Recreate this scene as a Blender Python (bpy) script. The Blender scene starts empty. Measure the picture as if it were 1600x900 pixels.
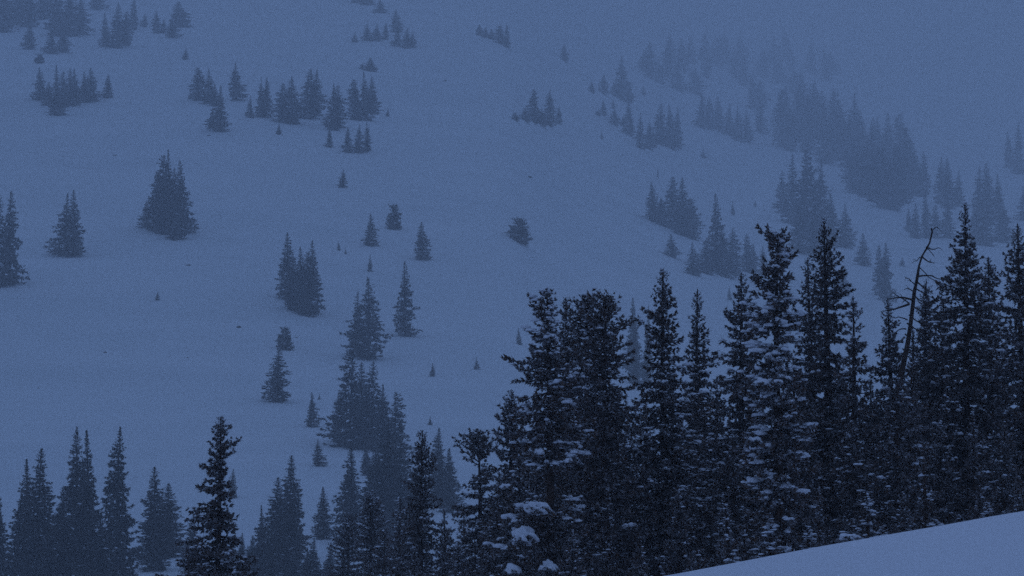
import bpy, math, random
import numpy as np
from mathutils import Vector

# ------------------------------------------------------------------ camera
SC = bpy.context.scene
PITCH = math.radians(6.0)
LENS_PX = 4537.0                     # focal length in pixels of the 1600 px wide photograph
cam_d = bpy.data.cameras.new("camera")
cam_d.sensor_width = 36.0
cam_d.lens = LENS_PX / 1600.0 * 36.0
cam_d.clip_start = 0.5
cam_d.clip_end = 9000.0
cam = bpy.data.objects.new("camera", cam_d)
cam.rotation_euler = (math.radians(90) + PITCH, 0, 0)
SC.collection.objects.link(cam)
SC.camera = cam

# ------------------------------------------------------------------ dusk sky under cloud
SUN_EL, SUN_AZ = math.radians(4.0), math.radians(215.0)
world = bpy.data.worlds.new("World")
SC.world = world
world.use_nodes = True
wn, wl = world.node_tree.nodes, world.node_tree.links
wn.clear()
sky = wn.new("ShaderNodeTexSky")
sky.sky_type = 'NISHITA'
sky.sun_disc = False
sky.sun_elevation = SUN_EL
sky.sun_rotation = SUN_AZ
sky.altitude = 3000.0
sky.ozone_density = 6.0
sky.air_density = 1.0
sky.dust_density = 0.3
tint = wn.new("ShaderNodeMix"); tint.data_type = 'RGBA'; tint.blend_type = 'MIX'
tint.inputs[0].default_value = 0.8                     # heavy cloud evens the sky out
tint.inputs[7].default_value = (2.40, 3.72, 7.0, 1)
bg = wn.new("ShaderNodeBackground"); bg.inputs[1].default_value = 0.10
wo = wn.new("ShaderNodeOutputWorld")
wl.new(sky.outputs[0], tint.inputs[6])
wl.new(tint.outputs[2], bg.inputs[0])
wl.new(bg.outputs[0], wo.inputs[0])

sun_d = bpy.data.lights.new("sun", 'SUN')
sun_d.energy = 0.10
sun_d.angle = math.radians(40)
sun_d.color = (0.55, 0.68, 1.0)
sun = bpy.data.objects.new("sun", sun_d)
# direction towards the sun; Nishita rotation is measured from +Y clockwise
sdir = Vector((math.sin(SUN_AZ) * math.cos(SUN_EL), math.cos(SUN_AZ) * math.cos(SUN_EL), math.sin(SUN_EL)))
sun.rotation_euler = sdir.to_track_quat('Z', 'Y').to_euler()
SC.collection.objects.link(sun)

SC.view_settings.view_transform = 'Standard'
SC.view_settings.look = 'None'
SC.view_settings.gamma = 1.0
SC.view_settings.exposure = 0.0
SC.view_settings.use_curve_mapping = False
SC.cycles.max_bounces = 6
SC.cycles.diffuse_bounces = 3
SC.cycles.glossy_bounces = 1
SC.cycles.volume_bounces = 3
SC.cycles.use_denoising = False

HAZE = 0.00094
NS = 0.62                            # size of the near knoll and its stand
COL = SC.collection

# ------------------------------------------------------------------ materials
def new_mat(name):
    m = bpy.data.materials.new(name)
    m.use_nodes = True
    n, l = m.node_tree.nodes, m.node_tree.links
    b = n["Principled BSDF"]
    b.inputs["Specular IOR Level"].default_value = 0.15
    return m, n, l, b

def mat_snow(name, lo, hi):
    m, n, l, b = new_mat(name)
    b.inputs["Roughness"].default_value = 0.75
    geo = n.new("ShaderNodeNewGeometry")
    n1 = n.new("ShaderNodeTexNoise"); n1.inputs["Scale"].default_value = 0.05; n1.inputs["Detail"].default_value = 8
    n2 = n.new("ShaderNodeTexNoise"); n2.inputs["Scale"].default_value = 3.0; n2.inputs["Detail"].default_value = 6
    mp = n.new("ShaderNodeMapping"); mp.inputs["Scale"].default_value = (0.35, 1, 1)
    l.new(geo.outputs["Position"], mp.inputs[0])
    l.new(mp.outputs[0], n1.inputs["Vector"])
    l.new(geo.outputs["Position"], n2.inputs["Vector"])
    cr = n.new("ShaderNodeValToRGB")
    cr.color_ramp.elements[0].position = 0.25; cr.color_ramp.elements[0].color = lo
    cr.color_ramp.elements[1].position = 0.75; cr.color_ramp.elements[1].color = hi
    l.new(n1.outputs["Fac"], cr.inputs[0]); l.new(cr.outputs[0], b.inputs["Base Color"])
    b1 = n.new("ShaderNodeBump"); b1.inputs["Strength"].default_value = 0.35; b1.inputs["Distance"].default_value = 1.0
    b2 = n.new("ShaderNodeBump"); b2.inputs["Strength"].default_value = 0.5; b2.inputs["Distance"].default_value = 0.06
    l.new(n1.outputs["Fac"], b1.inputs["Height"]); l.new(n2.outputs["Fac"], b2.inputs["Height"])
    l.new(b1.outputs[0], b2.inputs["Normal"]); l.new(b2.outputs[0], b.inputs["Normal"])
    return m

def mat_clump():
    m, n, l, b = new_mat("fresh_snow")
    b.inputs["Base Color"].default_value = (0.80, 0.81, 0.85, 1)
    b.inputs["Roughness"].default_value = 0.8
    n2 = n.new("ShaderNodeTexNoise"); n2.inputs["Scale"].default_value = 14; n2.inputs["Detail"].default_value = 4
    geo = n.new("ShaderNodeNewGeometry"); l.new(geo.outputs["Position"], n2.inputs["Vector"])
    b2 = n.new("ShaderNodeBump"); b2.inputs["Strength"].default_value = 0.5; b2.inputs["Distance"].default_value = 0.03
    l.new(n2.outputs["Fac"], b2.inputs["Height"]); l.new(b2.outputs[0], b.inputs["Normal"])
    return m

def mat_needles(name, lo, hi, frost, scale):
    """dark needles with variation; fresh snow caught where a noise patch is high"""
    m, n, l, b = new_mat(name)
    b.inputs["Roughness"].default_value = 0.65
    geo = n.new("ShaderNodeNewGeometry")
    na = n.new("ShaderNodeTexNoise"); na.inputs["Scale"].default_value = scale; na.inputs["Detail"].default_value = 5
    l.new(geo.outputs["Position"], na.inputs["Vector"])
    cr = n.new("ShaderNodeValToRGB")
    cr.color_ramp.elements[0].position = 0.35; cr.color_ramp.elements[0].color = (*lo, 1)
    cr.color_ramp.elements[1].position = 0.68; cr.color_ramp.elements[1].color = (*hi, 1)
    l.new(na.outputs["Fac"], cr.inputs[0])
    # snow dust held by needles
    nb = n.new("ShaderNodeTexNoise"); nb.inputs["Scale"].default_value = scale * 2.6; nb.inputs["Detail"].default_value = 4
    l.new(geo.outputs["Position"], nb.inputs["Vector"])
    sep = n.new("ShaderNodeSeparateXYZ"); l.new(geo.outputs["True Normal"], sep.inputs[0])
    ab = n.new("ShaderNodeMath"); ab.operation = 'ABSOLUTE'; l.new(sep.outputs[2], ab.inputs[0])
    mr = n.new("ShaderNodeMapRange"); mr.inputs[1].default_value = 0.98 - frost; mr.inputs[2].default_value = 1.12 - frost * 0.8
    mul = n.new("ShaderNodeMath"); mul.operation = 'MULTIPLY_ADD'
    l.new(ab.outputs[0], mul.inputs[0]); mul.inputs[1].default_value = 0.30; l.new(nb.outputs["Fac"], mul.inputs[2])
    l.new(mul.outputs[0], mr.inputs[0])
    mx = n.new("ShaderNodeMix"); mx.data_type = 'RGBA'
    l.new(mr.outputs[0], mx.inputs[0]); l.new(cr.outputs[0], mx.inputs[6]); mx.inputs[7].default_value = (0.46, 0.46, 0.48, 1)
    l.new(mx.outputs[2], b.inputs["Base Color"])
    return m

def mat_bark(name, a, c, sc=6.0):
    m, n, l, b = new_mat(name)
    b.inputs["Roughness"].default_value = 0.9
    geo = n.new("ShaderNodeNewGeometry")
    mp = n.new("ShaderNodeMapping"); mp.inputs["Scale"].default_value = (1, 1, 0.25)
    na = n.new("ShaderNodeTexNoise"); na.inputs["Scale"].default_value = sc; na.inputs["Detail"].default_value = 6
    l.new(geo.outputs["Position"], mp.inputs[0]); l.new(mp.outputs[0], na.inputs["Vector"])
    cr = n.new("ShaderNodeValToRGB")
    cr.color_ramp.elements[0].position = 0.3; cr.color_ramp.elements[0].color = (*a, 1)
    cr.color_ramp.elements[1].position = 0.7; cr.color_ramp.elements[1].color = (*c, 1)
    l.new(na.outputs["Fac"], cr.inputs[0]); l.new(cr.outputs[0], b.inputs["Base Color"])
    bp = n.new("ShaderNodeBump"); bp.inputs["Strength"].default_value = 0.7; bp.inputs["Distance"].default_value = 0.03
    l.new(na.outputs["Fac"], bp.inputs["Height"]); l.new(bp.outputs[0], b.inputs["Normal"])
    return m

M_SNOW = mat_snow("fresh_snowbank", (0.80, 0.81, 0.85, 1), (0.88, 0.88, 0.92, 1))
M_DIM_SLOPE = mat_snow("dimmed_slope_snow", (0.66, 0.71, 0.74, 1), (0.77, 0.81, 0.84, 1))  # same snow, darker: the slope's dimmer light is painted into its colour
M_CLUMP = mat_clump()
M_NEAR = mat_needles("near_needles", (0.055, 0.028, 0.015), (0.120, 0.064, 0.036), 0.38, 12.0)
M_FAR = mat_needles("far_needles", (0.034, 0.026, 0.018), (0.065, 0.050, 0.034), 0.16, 1.0)
M_BARK = mat_bark("bark", (0.028, 0.016, 0.011), (0.075, 0.045, 0.032), 12.0)
M_DEAD = mat_bark("dead_wood", (0.035, 0.022, 0.018), (0.085, 0.055, 0.042), 12.0)

# ------------------------------------------------------------------ pixels of the lens -> directions; terrain
def ray(u, v):
    """azimuth (rad, + to the right) and tan(elevation) of a line of sight"""
    x = (u - 800.0) / LENS_PX; y = (450.0 - v) / LENS_PX
    cp, sp = math.cos(PITCH), math.sin(PITCH)
    X, Y, Z = x, cp - y * sp, sp + y * cp
    return math.atan2(X, Y), Z / math.hypot(X, Y)

HV = np.array([1010, 900, 750, 600, 450, 300, 150, 50, -40, -140])
HU = np.array([0, 400, 800, 1200, 1600])
HD = np.array([
    [215, 285, 390, 490, 580, 700, 930, 1230, 1600, 2000],
    [215, 280, 380, 480, 570, 690, 900, 1200, 1560, 1950],
    [215, 280, 385, 490, 590, 720, 980, 1300, 1680, 2100],
    [215, 290, 415, 570, 800, 1300, 2400, 3700, 4400, 4800],
    [215, 300, 450, 650, 980, 1650, 2900, 4100, 4700, 5000]], float)
RMAX = 6200.0
az_a = np.concatenate([np.arange(-180, -26, 6.0), np.arange(-26, -13, 1.0), np.arange(-13, 13.01, 0.08),
                       np.arange(14, 26, 1.0), np.arange(26, 180.1, 6.0)])
AZ = np.radians(az_a)
DR = np.concatenate([[0.01], np.geomspace(1.5, 16, 36), np.linspace(16.5, 38, 80), np.geomspace(39, RMAX, 280)])

def near_z(x, y):
    return NS * near_z1(x / NS, y / NS)

def near_z1(x, y):
    s = np.clip(y, -60, 400)
    rise = -1.6 + 0.0432 * s + 0.00012 * s * s
    fall = np.maximum(0.0, s - 33.0)
    return (rise + 0.172 * np.clip(x, -30, 30) + 0.04 * (x - np.clip(x, -30, 30)) - 0.03 * fall ** 1.35 - 0.09 * fall)

def vnoise(x, y, seed=0):
    """smooth value noise, vectorised"""
    xi, yi = np.floor(x).astype(int), np.floor(y).astype(int)
    fx, fy = x - xi, y - yi
    fx, fy = fx * fx * (3 - 2 * fx), fy * fy * (3 - 2 * fy)
    def h(a, b):
        n = (a * 374761393 + b * 668265263 + seed * 974711) & 0x7fffffff
        n = ((n ^ (n >> 13)) * 1274126177) & 0x7fffffff
        return ((n ^ (n >> 16)) & 0xffff) / 65535.0
    return ((h(xi, yi) * (1 - fx) + h(xi + 1, yi) * fx) * (1 - fy) + (h(xi, yi + 1) * (1 - fx) + h(xi + 1, yi + 1) * fx) * fy)

def build_z():
    Z = np.zeros((len(AZ), len(DR)))
    for i, a in enumerate(AZ):
        u = 800 + math.tan(max(-0.30, min(0.30, a))) * LENS_PX
        uc = max(-300, min(1900, u))
        d = np.array([np.interp(uc, HU, HD[:, k]) for k in range(len(HV))])
        t = np.array([ray(800, v)[1] for v in HV])
        zf = d * t
        x, y = DR * math.sin(a), DR * math.cos(a)
        zn = near_z(x, y)
        z60 = float(near_z(60 * NS * math.sin(a), 60 * NS * math.cos(a)))
        cd = np.concatenate([[60 * NS, 85 * NS, 80, 150], d, [d[-1] + 250, RMAX + 1]])
        front = max(0.0, math.cos(a)) ** 2
        top = zf[-1] + 25 + 0 * front
        cz = np.concatenate([[z60, min(z60 - 1.0, -2.9), -6, -9.0], zf, [top, top + 6]])
        zfar = np.interp(DR, cd, cz)
        if abs(a) > 0.5:      # beside and behind the camera: a gentle open slope
            w = min(1.0, (abs(a) - 0.5) / 0.6); w = w * w * (3 - 2 * w)
            back = -3.0 + 0.012 * np.clip(DR, 0, 900)
            zfar = zfar * (1 - w) + back * w
        b = np.clip((DR - 52 * NS) / (16.0 * NS), 0, 1); b = b * b * (3 - 2 * b)
        Z[i] = zn * (1 - b) + zfar * b
    # smooth in range and azimuth beyond the near slope
    k0 = int(np.searchsorted(DR, 36))
    for _ in range(14):
        S = Z.copy()
        S[:, k0:-1] = (Z[:, k0 - 1:-2] + 2 * Z[:, k0:-1] + Z[:, k0 + 1:]) / 4
        Z = S
    for _ in range(30):
        S = Z.copy()
        S[1:-1, k0 + 8:] = (Z[:-2, k0 + 8:] + 2 * Z[1:-1, k0 + 8:] + Z[2:, k0 + 8:]) / 4
        Z = S
    A, D = np.meshgrid(AZ, DR, indexing='ij')
    X, Y = D * np.sin(A), D * np.cos(A)
    amp = np.clip((D - 200) / 400, 0, 1)
    Z = Z + amp * (4.5 * (vnoise(X / 95 + 7, Y / 80 + 3, 1) - .5) + 2.0 * (vnoise(X / 31, Y / 26, 2) - .5))
    namp = np.clip(D / 12, 0, 1) * np.clip((50 - D) / 20, 0, 1)
    Z = Z + namp * (0.15 * (vnoise(X / 3.5 + 40, Y / 5 + 40, 3) - .5) + 0.03 * (vnoise(X / 1.1 + 90, Y / 1.6 + 40, 4) - .5))
    Z[0] = Z[-1]
    Z[:, 0] = -1.6
    return X, Y, Z
TX, TY, TZ = build_z()

def ground(a, D):
    i = int(np.clip(np.searchsorted(AZ, a) - 1, 0, len(AZ) - 2)); f = (a - AZ[i]) / (AZ[i + 1] - AZ[i])
    return float(np.interp(D, DR, TZ[i]) * (1 - f) + np.interp(D, DR, TZ[i + 1]) * f)

def hit(a, te, dmin=200.0):
    i = int(np.clip(np.searchsorted(AZ, a) - 1, 0, len(AZ) - 2)); f = (a - AZ[i]) / (AZ[i + 1] - AZ[i])
    z = TZ[i] * (1 - f) + TZ[i + 1] * f
    ok = (DR > dmin) & (z / DR >= te)
    if not ok.any(): return None
    k = int(np.argmax(ok))
    e0, e1 = z[k - 1] / DR[k - 1], z[k] / DR[k]
    g = 0 if e1 == e0 else (te - e0) / (e1 - e0)
    return float(DR[k - 1] + max(0, min(1, g)) * (DR[k] - DR[k - 1]))

def mesh_from(name, V, F, mats, smooth=False, midx=None):
    me = bpy.data.meshes.new(name)
    V = np.asarray(V, np.float32); F = np.asarray(F, np.int32)
    n = F.shape[1]
    me.vertices.add(len(V)); me.vertices.foreach_set("co", V.ravel())
    me.loops.add(F.size); me.loops.foreach_set("vertex_index", F.ravel())
    me.polygons.add(len(F)); me.polygons.foreach_set("loop_start", np.arange(0, F.size, n, dtype=np.int32))
    me.polygons.foreach_set("loop_total", np.full(len(F), n, np.int32))
    if smooth: me.polygons.foreach_set("use_smooth", np.ones(len(F), bool))
    for m in mats: me.materials.append(m)
    if midx is not None: me.polygons.foreach_set("material_index", np.asarray(midx, np.int32))
    me.update(calc_edges=True)
    return me

def build_terrain():
    na, nd = TX.shape
    V = np.stack([TX, TY, TZ], -1).reshape(-1, 3)
    i, j = np.meshgrid(np.arange(na - 1), np.arange(nd - 1), indexing='ij')
    a = (i * nd + j).ravel()
    F = np.stack([a, a + nd, a + nd + 1, a + 1], -1)[:, ::-1]
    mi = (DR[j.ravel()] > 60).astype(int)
    o = bpy.data.objects.new("snowy_ground", mesh_from("snowy_ground", V, F[:, ::-1], [M_SNOW, M_DIM_SLOPE], True, mi))
    COL.objects.link(o); o["kind"] = "structure"
    o["label"] = "smooth snow-covered valley side with a pale rising snowbank close to the camera"
build_terrain()

# ------------------------------------------------------------------ conifer builder
def ico(sub):
    t = (1 + 5 ** .5) / 2
    v = [(-1, t, 0), (1, t, 0), (-1, -t, 0), (1, -t, 0), (0, -1, t), (0, 1, t), (0, -1, -t), (0, 1, -t), (t, 0, -1), (t, 0, 1), (-t, 0, -1), (-t, 0, 1)]
    v = [np.array(p) / np.linalg.norm(p) for p in v]
    f = [(0, 11, 5), (0, 5, 1), (0, 1, 7), (0, 7, 10), (0, 10, 11), (1, 5, 9), (5, 11, 4), (11, 10, 2), (10, 7, 6), (7, 1, 8), (3, 9, 4), (3, 4, 2),
         (3, 2, 6), (3, 6, 8), (3, 8, 9), (4, 9, 5), (2, 4, 11), (6, 2, 10), (8, 6, 7), (9, 8, 1)]
    for _ in range(sub):
        c = {}; g = []
        def mid(a, b):
            k = (min(a, b), max(a, b))
            if k not in c:
                p = v[a] + v[b]; v.append(p / np.linalg.norm(p)); c[k] = len(v) - 1
            return c[k]
        for a, b, d in f:
            x, y, z = mid(a, b), mid(b, d), mid(d, a)
            g += [(a, x, z), (b, y, x), (d, z, y), (x, y, z)]
        f = g
    return np.array(v), np.array(f)
ICO0, ICO1, ICO2 = ico(0), ico(1), ico(2)

ICO3 = ico(3)
def pillow(rg, c, R, h):
    """one soft heap of snow sagging over a bough: lumpy top, scalloped lower rim"""
    V, F = ICO3[0].copy(), ICO3[1]
    o = rg.uniform(0, 50, 3)
    n = vnoise(V[:, 0] * 2.3 + o[0] + V[:, 2], V[:, 1] * 2.3 + o[1] + V[:, 2] * 1.7, 5) - .5
    n2 = vnoise(V[:, 0] * 5.5 + o[1], V[:, 1] * 5.5 + V[:, 2] * 3 + o[2], 6) - .5
    rad = 1 + .75 * n + .28 * n2
    P = V * rad[:, None]
    th = np.arctan2(P[:, 1], P[:, 0])
    rim = .25 + .55 * vnoise(th * 2.6 + 20 + o[0], th * 0 + o[1], 8)
    P[:, 2] = np.where(P[:, 2] < 0, P[:, 2] * rim, P[:, 2])
    return P * [R, R * .8, h] + np.array(c), F

def unit(a):
    return a / np.maximum(1e-9, np.linalg.norm(a, axis=-1, keepdims=True))

def blades(rng, P, d, s, K, spread=0.8, wid=0.20):
    """K pointed blades at each point: a tuft of needles"""
    n = len(P)
    P = np.repeat(P, K, 0); d = np.repeat(d, K, 0); s = np.repeat(s, K)
    r = unit(rng.normal(size=(n * K, 3)))
    dd = unit(d + r * spread)
    q = unit(np.cross(dd, unit(rng.normal(size=(n * K, 3)))))
    L = s * rng.uniform(.65, 1.25, n * K); w = s * wid * rng.uniform(.7, 1.3, n * K)
    B = P - dd * (L * .2)[:, None]
    mid = P + dd * (L * .35)[:, None]
    V = np.stack([B, mid + q * w[:, None], P + dd * L[:, None], mid - q * w[:, None]], 1).reshape(-1, 3)
    a = np.arange(n * K) * 4
    F = np.stack([a, a + 1, a + 2, a + 3], -1)
    return V, F

def tube(pts, rad, sides=6):
    pts = np.asarray(pts, float); n = len(pts)
    tg = unit(np.gradient(pts, axis=0))
    ref = np.array([0.0, 0, 1]) if abs(tg[0][2]) < .8 else np.array([1.0, 0, 0])
    V = []
    for i in range(n):
        a = unit(np.cross(tg[i], ref)); b = np.cross(tg[i], a)
        for k in range(sides):
            th = 2 * math.pi * k / sides
            V.append(pts[i] + (a * math.cos(th) + b * math.sin(th)) * rad[i])
    F = []
    for i in range(n - 1):
        for k in range(sides):
            k2 = (k + 1) % sides
            F.append((i * sides + k, i * sides + k2, (i + 1) * sides + k2, (i + 1) * sides + k))
    return np.array(V), np.array(F)

def join(parts):
    V, F, o = [], [], 0
    for v, f in parts:
        if len(v) == 0: continue
        V.append(v); F.append(f + o); o += len(v)
    return np.concatenate(V), np.concatenate(F)

def lumps(rng, C, R, base, jit=0.22, ang=None):
    """rounded, flattened, uneven snow lumps with a fairly level underside"""
    bv, bf = base; n, m = len(C), len(bv)
    J = 1 + rng.normal(size=(n, m, 1)) * jit * .5
    V = bv[None] * J
    V[..., 2] = np.where(V[..., 2] < 0, V[..., 2] * .35, V[..., 2])
    V = V * R[:, None, :]
    th = rng.uniform(0, 6.28, n) if ang is None else ang + rng.normal(0, .4, n)
    c, s = np.cos(th), np.sin(th)
    X = V[..., 0] * c[:, None] - V[..., 1] * s[:, None]; Y = V[..., 0] * s[:, None] + V[..., 1] * c[:, None]
    V = np.stack([X, Y, V[..., 2]], -1) + C[:, None, :]
    F = bf[None] + (np.arange(n) * m)[:, None, None]
    return V.reshape(-1, 3), F.reshape(-1, 3)

def conifer(seed, H, half, z0=0.15, layer=0.30, per=6, tuft=0.15, K=6, gap=0.12, snow=0.25, lump=0.09,
            sway=0.03, droop=0.25, lat=0.34, limbs=True, clump=0.5, bare=(), zdense=None, wscale=1.0, step=0.62, spire=0.03):
    """half(h, cosphi) -> crown half-width in metres at height h, side cosphi (+1 right, -1 left).
    Returns dict of (V, F) for trunk, crown, limbs, snow."""
    rng = np.random.default_rng(seed)
    sx, sy = rng.normal() * sway, rng.normal() * sway
    ph = rng.uniform(0, 6.28, 2)
    def axis(h):
        f = h / H
        return np.array([sx * H * f * f * .5 + .004 * H * math.sin(5 * f + ph[0]) , sy * H * f * f * .5 + .004 * H * math.sin(6 * f + ph[1]), h])
    ax0 = axis(H)                                   # keep the tip above the base
    def axis2(h):
        a = axis(h); f = h / H
        return np.array([a[0] - ax0[0] * f, a[1] - ax0[1] * f, h])
    hs = np.linspace(-0.4, H, 18)
    r0 = 0.0125 * H + .02
    trunk = tube([axis2(max(0, h)) * [1, 1, 0] + [0, 0, h] for h in hs], [max(.008, r0 * (1 - max(0, h) / H) ** .8 + .004) for h in hs], 8)
    BP, BD, BS, LM, SC_, SR, SA = [], [], [], [], [], [], []
    h = z0 * H
    fi = rng.uniform(0, 6.28)
    while h < H * .995:
        top = (H - h)
        lay = layer * (0.40 + 0.60 * min(1, top / (0.25 * H)))
        if zdense is not None and h < zdense: lay *= 1.6
        nb = per if top > .12 * H else max(4, per - 1)
        wh = rng.uniform(.82, 1.15)
        for k in range(nb):
            fi += 2.39996 + rng.normal() * .25
            cph, sph = math.cos(fi), math.sin(fi)
            hh = min(H - .02, h + rng.uniform(-.5, .5) * lay)
            skip = False
            for (b0, b1, side) in bare:
                if b0 < hh < b1 and (side == 0 or side * cph > -.2) and rng.random() < .9: skip = True
            if skip: continue
            R = half(hh, cph)
            no = float(vnoise(np.array([hh / (layer * 3.2) + seed * 3.1]), np.array([fi % 6.283 * 1.1 + seed]), seed)[0])
            tb = tuft * min(1.0, max(.34, R / (tuft * 3.2)))
            L = (R - tb * .30) * (1 + clump * (no - .44)) * wh * rng.uniform(.82, 1.08)
            if rng.random() < gap: L *= rng.uniform(.4, .75)
            if rng.random() < .08: L *= 1.22
            L = max(L, tb * .3)
            o = axis2(hh)
            upf = max(0.0, 1 - top / (.22 * H))            # young shoots at the top point up
            rise = .95 * upf + .15 - droop * (1 - upf) * rng.uniform(.6, 1.3)
            bend = .28 * (1 - upf)
            n = max(2, int(L / (tb * step)))
            t = (np.arange(n) + rng.uniform(.3, 1, n)) / n
            t = t[t > .12] if L > tb * 3 else t
            if len(t) == 0: t = np.array([.8])
            sp = lat * L * (1.02 - t) ** .8 * (t > .1)
            latn = rng.uniform(-1, 1, len(t)) * sp
            dirv = np.array([cph, sph, 0.0]); sidev = np.array([-sph, cph, 0.0])
            zz = L * (rise * t - bend * .9 * t * t + bend * .9 * t ** 4)
            reps = 1
            P = o + dirv * (L * t)[:, None] + sidev * latn[:, None] + np.array([0, 0, 1]) * (zz + rng.normal(0, .22, len(t)) * tb)[:, None]
            # second and third row of tufts to fill the frond
            lat2 = rng.uniform(-1, 1, len(t)) * sp
            P2 = o + dirv * (L * np.clip(t - .08, 0, 1))[:, None] + sidev * lat2[:, None] + np.array([0, 0, 1]) * (zz - .3 * tb + rng.normal(0, .3, len(t)) * tb)[:, None]
            Pa = np.concatenate([P, P2]); la = np.concatenate([latn, lat2]); ta = np.concatenate([t, t])
            D = unit(dirv * .9 + sidev * (np.sign(la) * .45)[:, None] + np.array([0, 0, 1]) * (rise * .6 + .12 - .25 * (1 - upf)))
            BP.append(Pa); BD.append(D); BS.append(tb * rng.uniform(.7, 1.2, len(Pa)) * (1 - .2 * upf))
            if limbs and L > .25:
                q = np.array([0, .35, .7, .95])
                zq = L * (rise * q - bend * .9 * q * q + bend * .9 * q ** 4)
                rb = .010 + .012 * L
                LM.append(tube(o + dirv * (L * q)[:, None] + np.array([0, 0, 1]) * zq[:, None], rb * np.array([1, .7, .4, .15]), 4))
            pn = float(vnoise(np.array([hh / (layer * 5) + 50 + seed]), np.array([fi % 6.283 * .8 + 9]), seed + 7)[0])
            sb = snow * rng.uniform(0, 2) * max(0.0, 3.2 * pn - 1.0)
            pick = np.zeros(len(Pa), bool)
            if rng.random() < sb * 3.2:                     # a run of touching pads along the bough
                tc, tw = rng.uniform(.45, .95), rng.uniform(.08, .26)
                pick = (np.abs(ta - tc) < tw) & (rng.random(len(Pa)) < .8)
            pick |= rng.random(len(Pa)) < sb * .40 * (ta > .2)
            if pick.any():
                SA.append(np.full(pick.sum(), fi))
                Cc = Pa[pick] + np.array([0, 0, 1.0]) * tb * .50
                rr = lump * (tb / tuft) ** .5 * np.exp(rng.normal(-.35, .5, (pick.sum(), 1))).clip(.3, 1.9) * np.array([[1.3, .8, .62]]) * rng.uniform(.75, 1.25, (pick.sum(), 3))
                SC_.append(Cc); SR.append(rr)
        h += lay
    # leader
    nl = max(5, int(spire * H / (tuft * .12)))
    for zl in np.linspace(H * (1 - spire * 1.6), H, nl):
        o = axis2(zl)
        BP.append((o + rng.normal(0, .05 * tuft, 3))[None]); BD.append(np.array([[rng.normal() * .3, rng.normal() * .3, 1.0]])); BS.append(np.array([tuft * .34]))
    P = np.concatenate(BP); D = np.concatenate(BD); S = np.concatenate(BS)
    crown = blades(rng, P, D, S, K)
    out = {'trunk': trunk, 'crown': crown}
    if LM: out['limbs'] = join(LM)
    if SC_: out['snow_load'] = lumps(rng, np.concatenate(SC_), np.concatenate(SR), ICO0, ang=np.concatenate(SA))
    return out

def taper(H, w, k=0.8, asym=0.0):
    def f(h, c):
        t = max(0.0, 1 - h / H)
        return w * (1 + asym * c) * t ** k * (1 - .45 * max(0.0, (t - .8) / .2) ** 1.4)
    return f

def meshes_of(name, parts, needle):
    mm = {}
    for k, (V, F) in parts.items():
        mat = {'trunk': M_BARK, 'limbs': M_BARK, 'crown': needle, 'snow_load': M_CLUMP}[k]
        mm[k] = mesh_from(name + "_" + k, V, F, [mat], smooth=(k != 'crown'))
    return mm

NTRI = [0]
def put(name, meshes, loc, scale=(1, 1, 1), rot=(0, 0, 0), label=None, cat='tree', group=None):
    e = bpy.data.objects.new(name, None); COL.objects.link(e)
    e.empty_display_size = .5
    e.location = loc; e.scale = scale; e.rotation_euler = rot
    e["label"] = label; e["category"] = cat
    if group: e["group"] = group
    for k, me in meshes.items():
        o = bpy.data.objects.new(k, me); COL.objects.link(o); o.parent = e
        if k in ('snow_load', 'limbs'): o['kind'] = 'stuff'
    return e

# ------------------------------------------------------------------ far and middle trees
def far_variant(seed, w, k, **kw):
    k = k - .03
    a = dict(layer=.55, per=6, tuft=.46, K=5, gap=.18, snow=.06, lump=.20, limbs=False, sway=.012, z0=.015, droop=.3, clump=.55)
    a.update(kw)
    return meshes_of("far_spruce", conifer(seed, 15.0, taper(15.0, w * 1.12, k, [.0, .18, -.12, .28][seed % 4]), **a), M_FAR)
FARV = [far_variant(11, 2.3, .80), far_variant(12, 2.2, .66), far_variant(13, 2.4, .95), far_variant(14, 2.2, .72, gap=.22, clump=.8),
        far_variant(15, 2.3, .60, clump=.7), far_variant(16, 2.3, .85, gap=.25, clump=.8), far_variant(17, 2.2, .75, droop=.45),
        far_variant(18, 2.3, .70, sway=.03), far_variant(51, 2.3, .70, gap=.35, clump=1.15), far_variant(52, 2.2, .85, gap=.3, clump=1.1, sway=.04),
        far_variant(53, 2.4, .55, gap=.3, clump=1.0), far_variant(54, 2.2, .75, gap=.35, clump=1.2)]
MIDV = [far_variant(21, 2.0, .86, layer=.38, per=7, tuft=.34, K=6, snow=.07, lump=.14, clump=.7), far_variant(22, 2.0, .78, layer=.38, per=7, tuft=.34, K=6, snow=.07, lump=.14, gap=.2, clump=.8),
        far_variant(23, 2.0, .94, layer=.38, per=7, tuft=.34, K=6, snow=.07, lump=.14, clump=.8), far_variant(24, 2.0, .74, layer=.38, per=7, tuft=.34, K=6, snow=.07, lump=.14, gap=.2)]
def round_half(h, c):
    t = h / 4.0
    return 2.3 * math.sqrt(max(.02, 1 - (1.7 * t - .6) ** 2 / 1.25))
BUSHV = [meshes_of("bush", conifer(31, 4.0, round_half, clump=.25, gap=.05, layer=.30, per=7, tuft=.38, K=5, snow=.10, lump=.15, limbs=False, z0=.03, sway=.06, spire=.08), M_FAR)]
SAPV = [meshes_of("sapling", conifer(s, 4.0, taper(4.0, .85, .75), layer=.26, per=6, tuft=.26, K=4, snow=.08, lump=.09, limbs=False, z0=.03, gap=.2), M_FAR) for s in (41, 42)]

ORD = ["first", "second", "third", "fourth", "fifth", "sixth", "seventh", "eighth", "ninth", "tenth", "eleventh", "twelfth", "thirteenth", "fourteenth", "fifteenth"]
rnd = random.Random(5)
GF = "spruces scattered over the foggy far slope"
GM = "hazy spruces on the valley floor"
GS = "small saplings dotting the snow slope"
GN = "dark spruces of the near stand"

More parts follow.
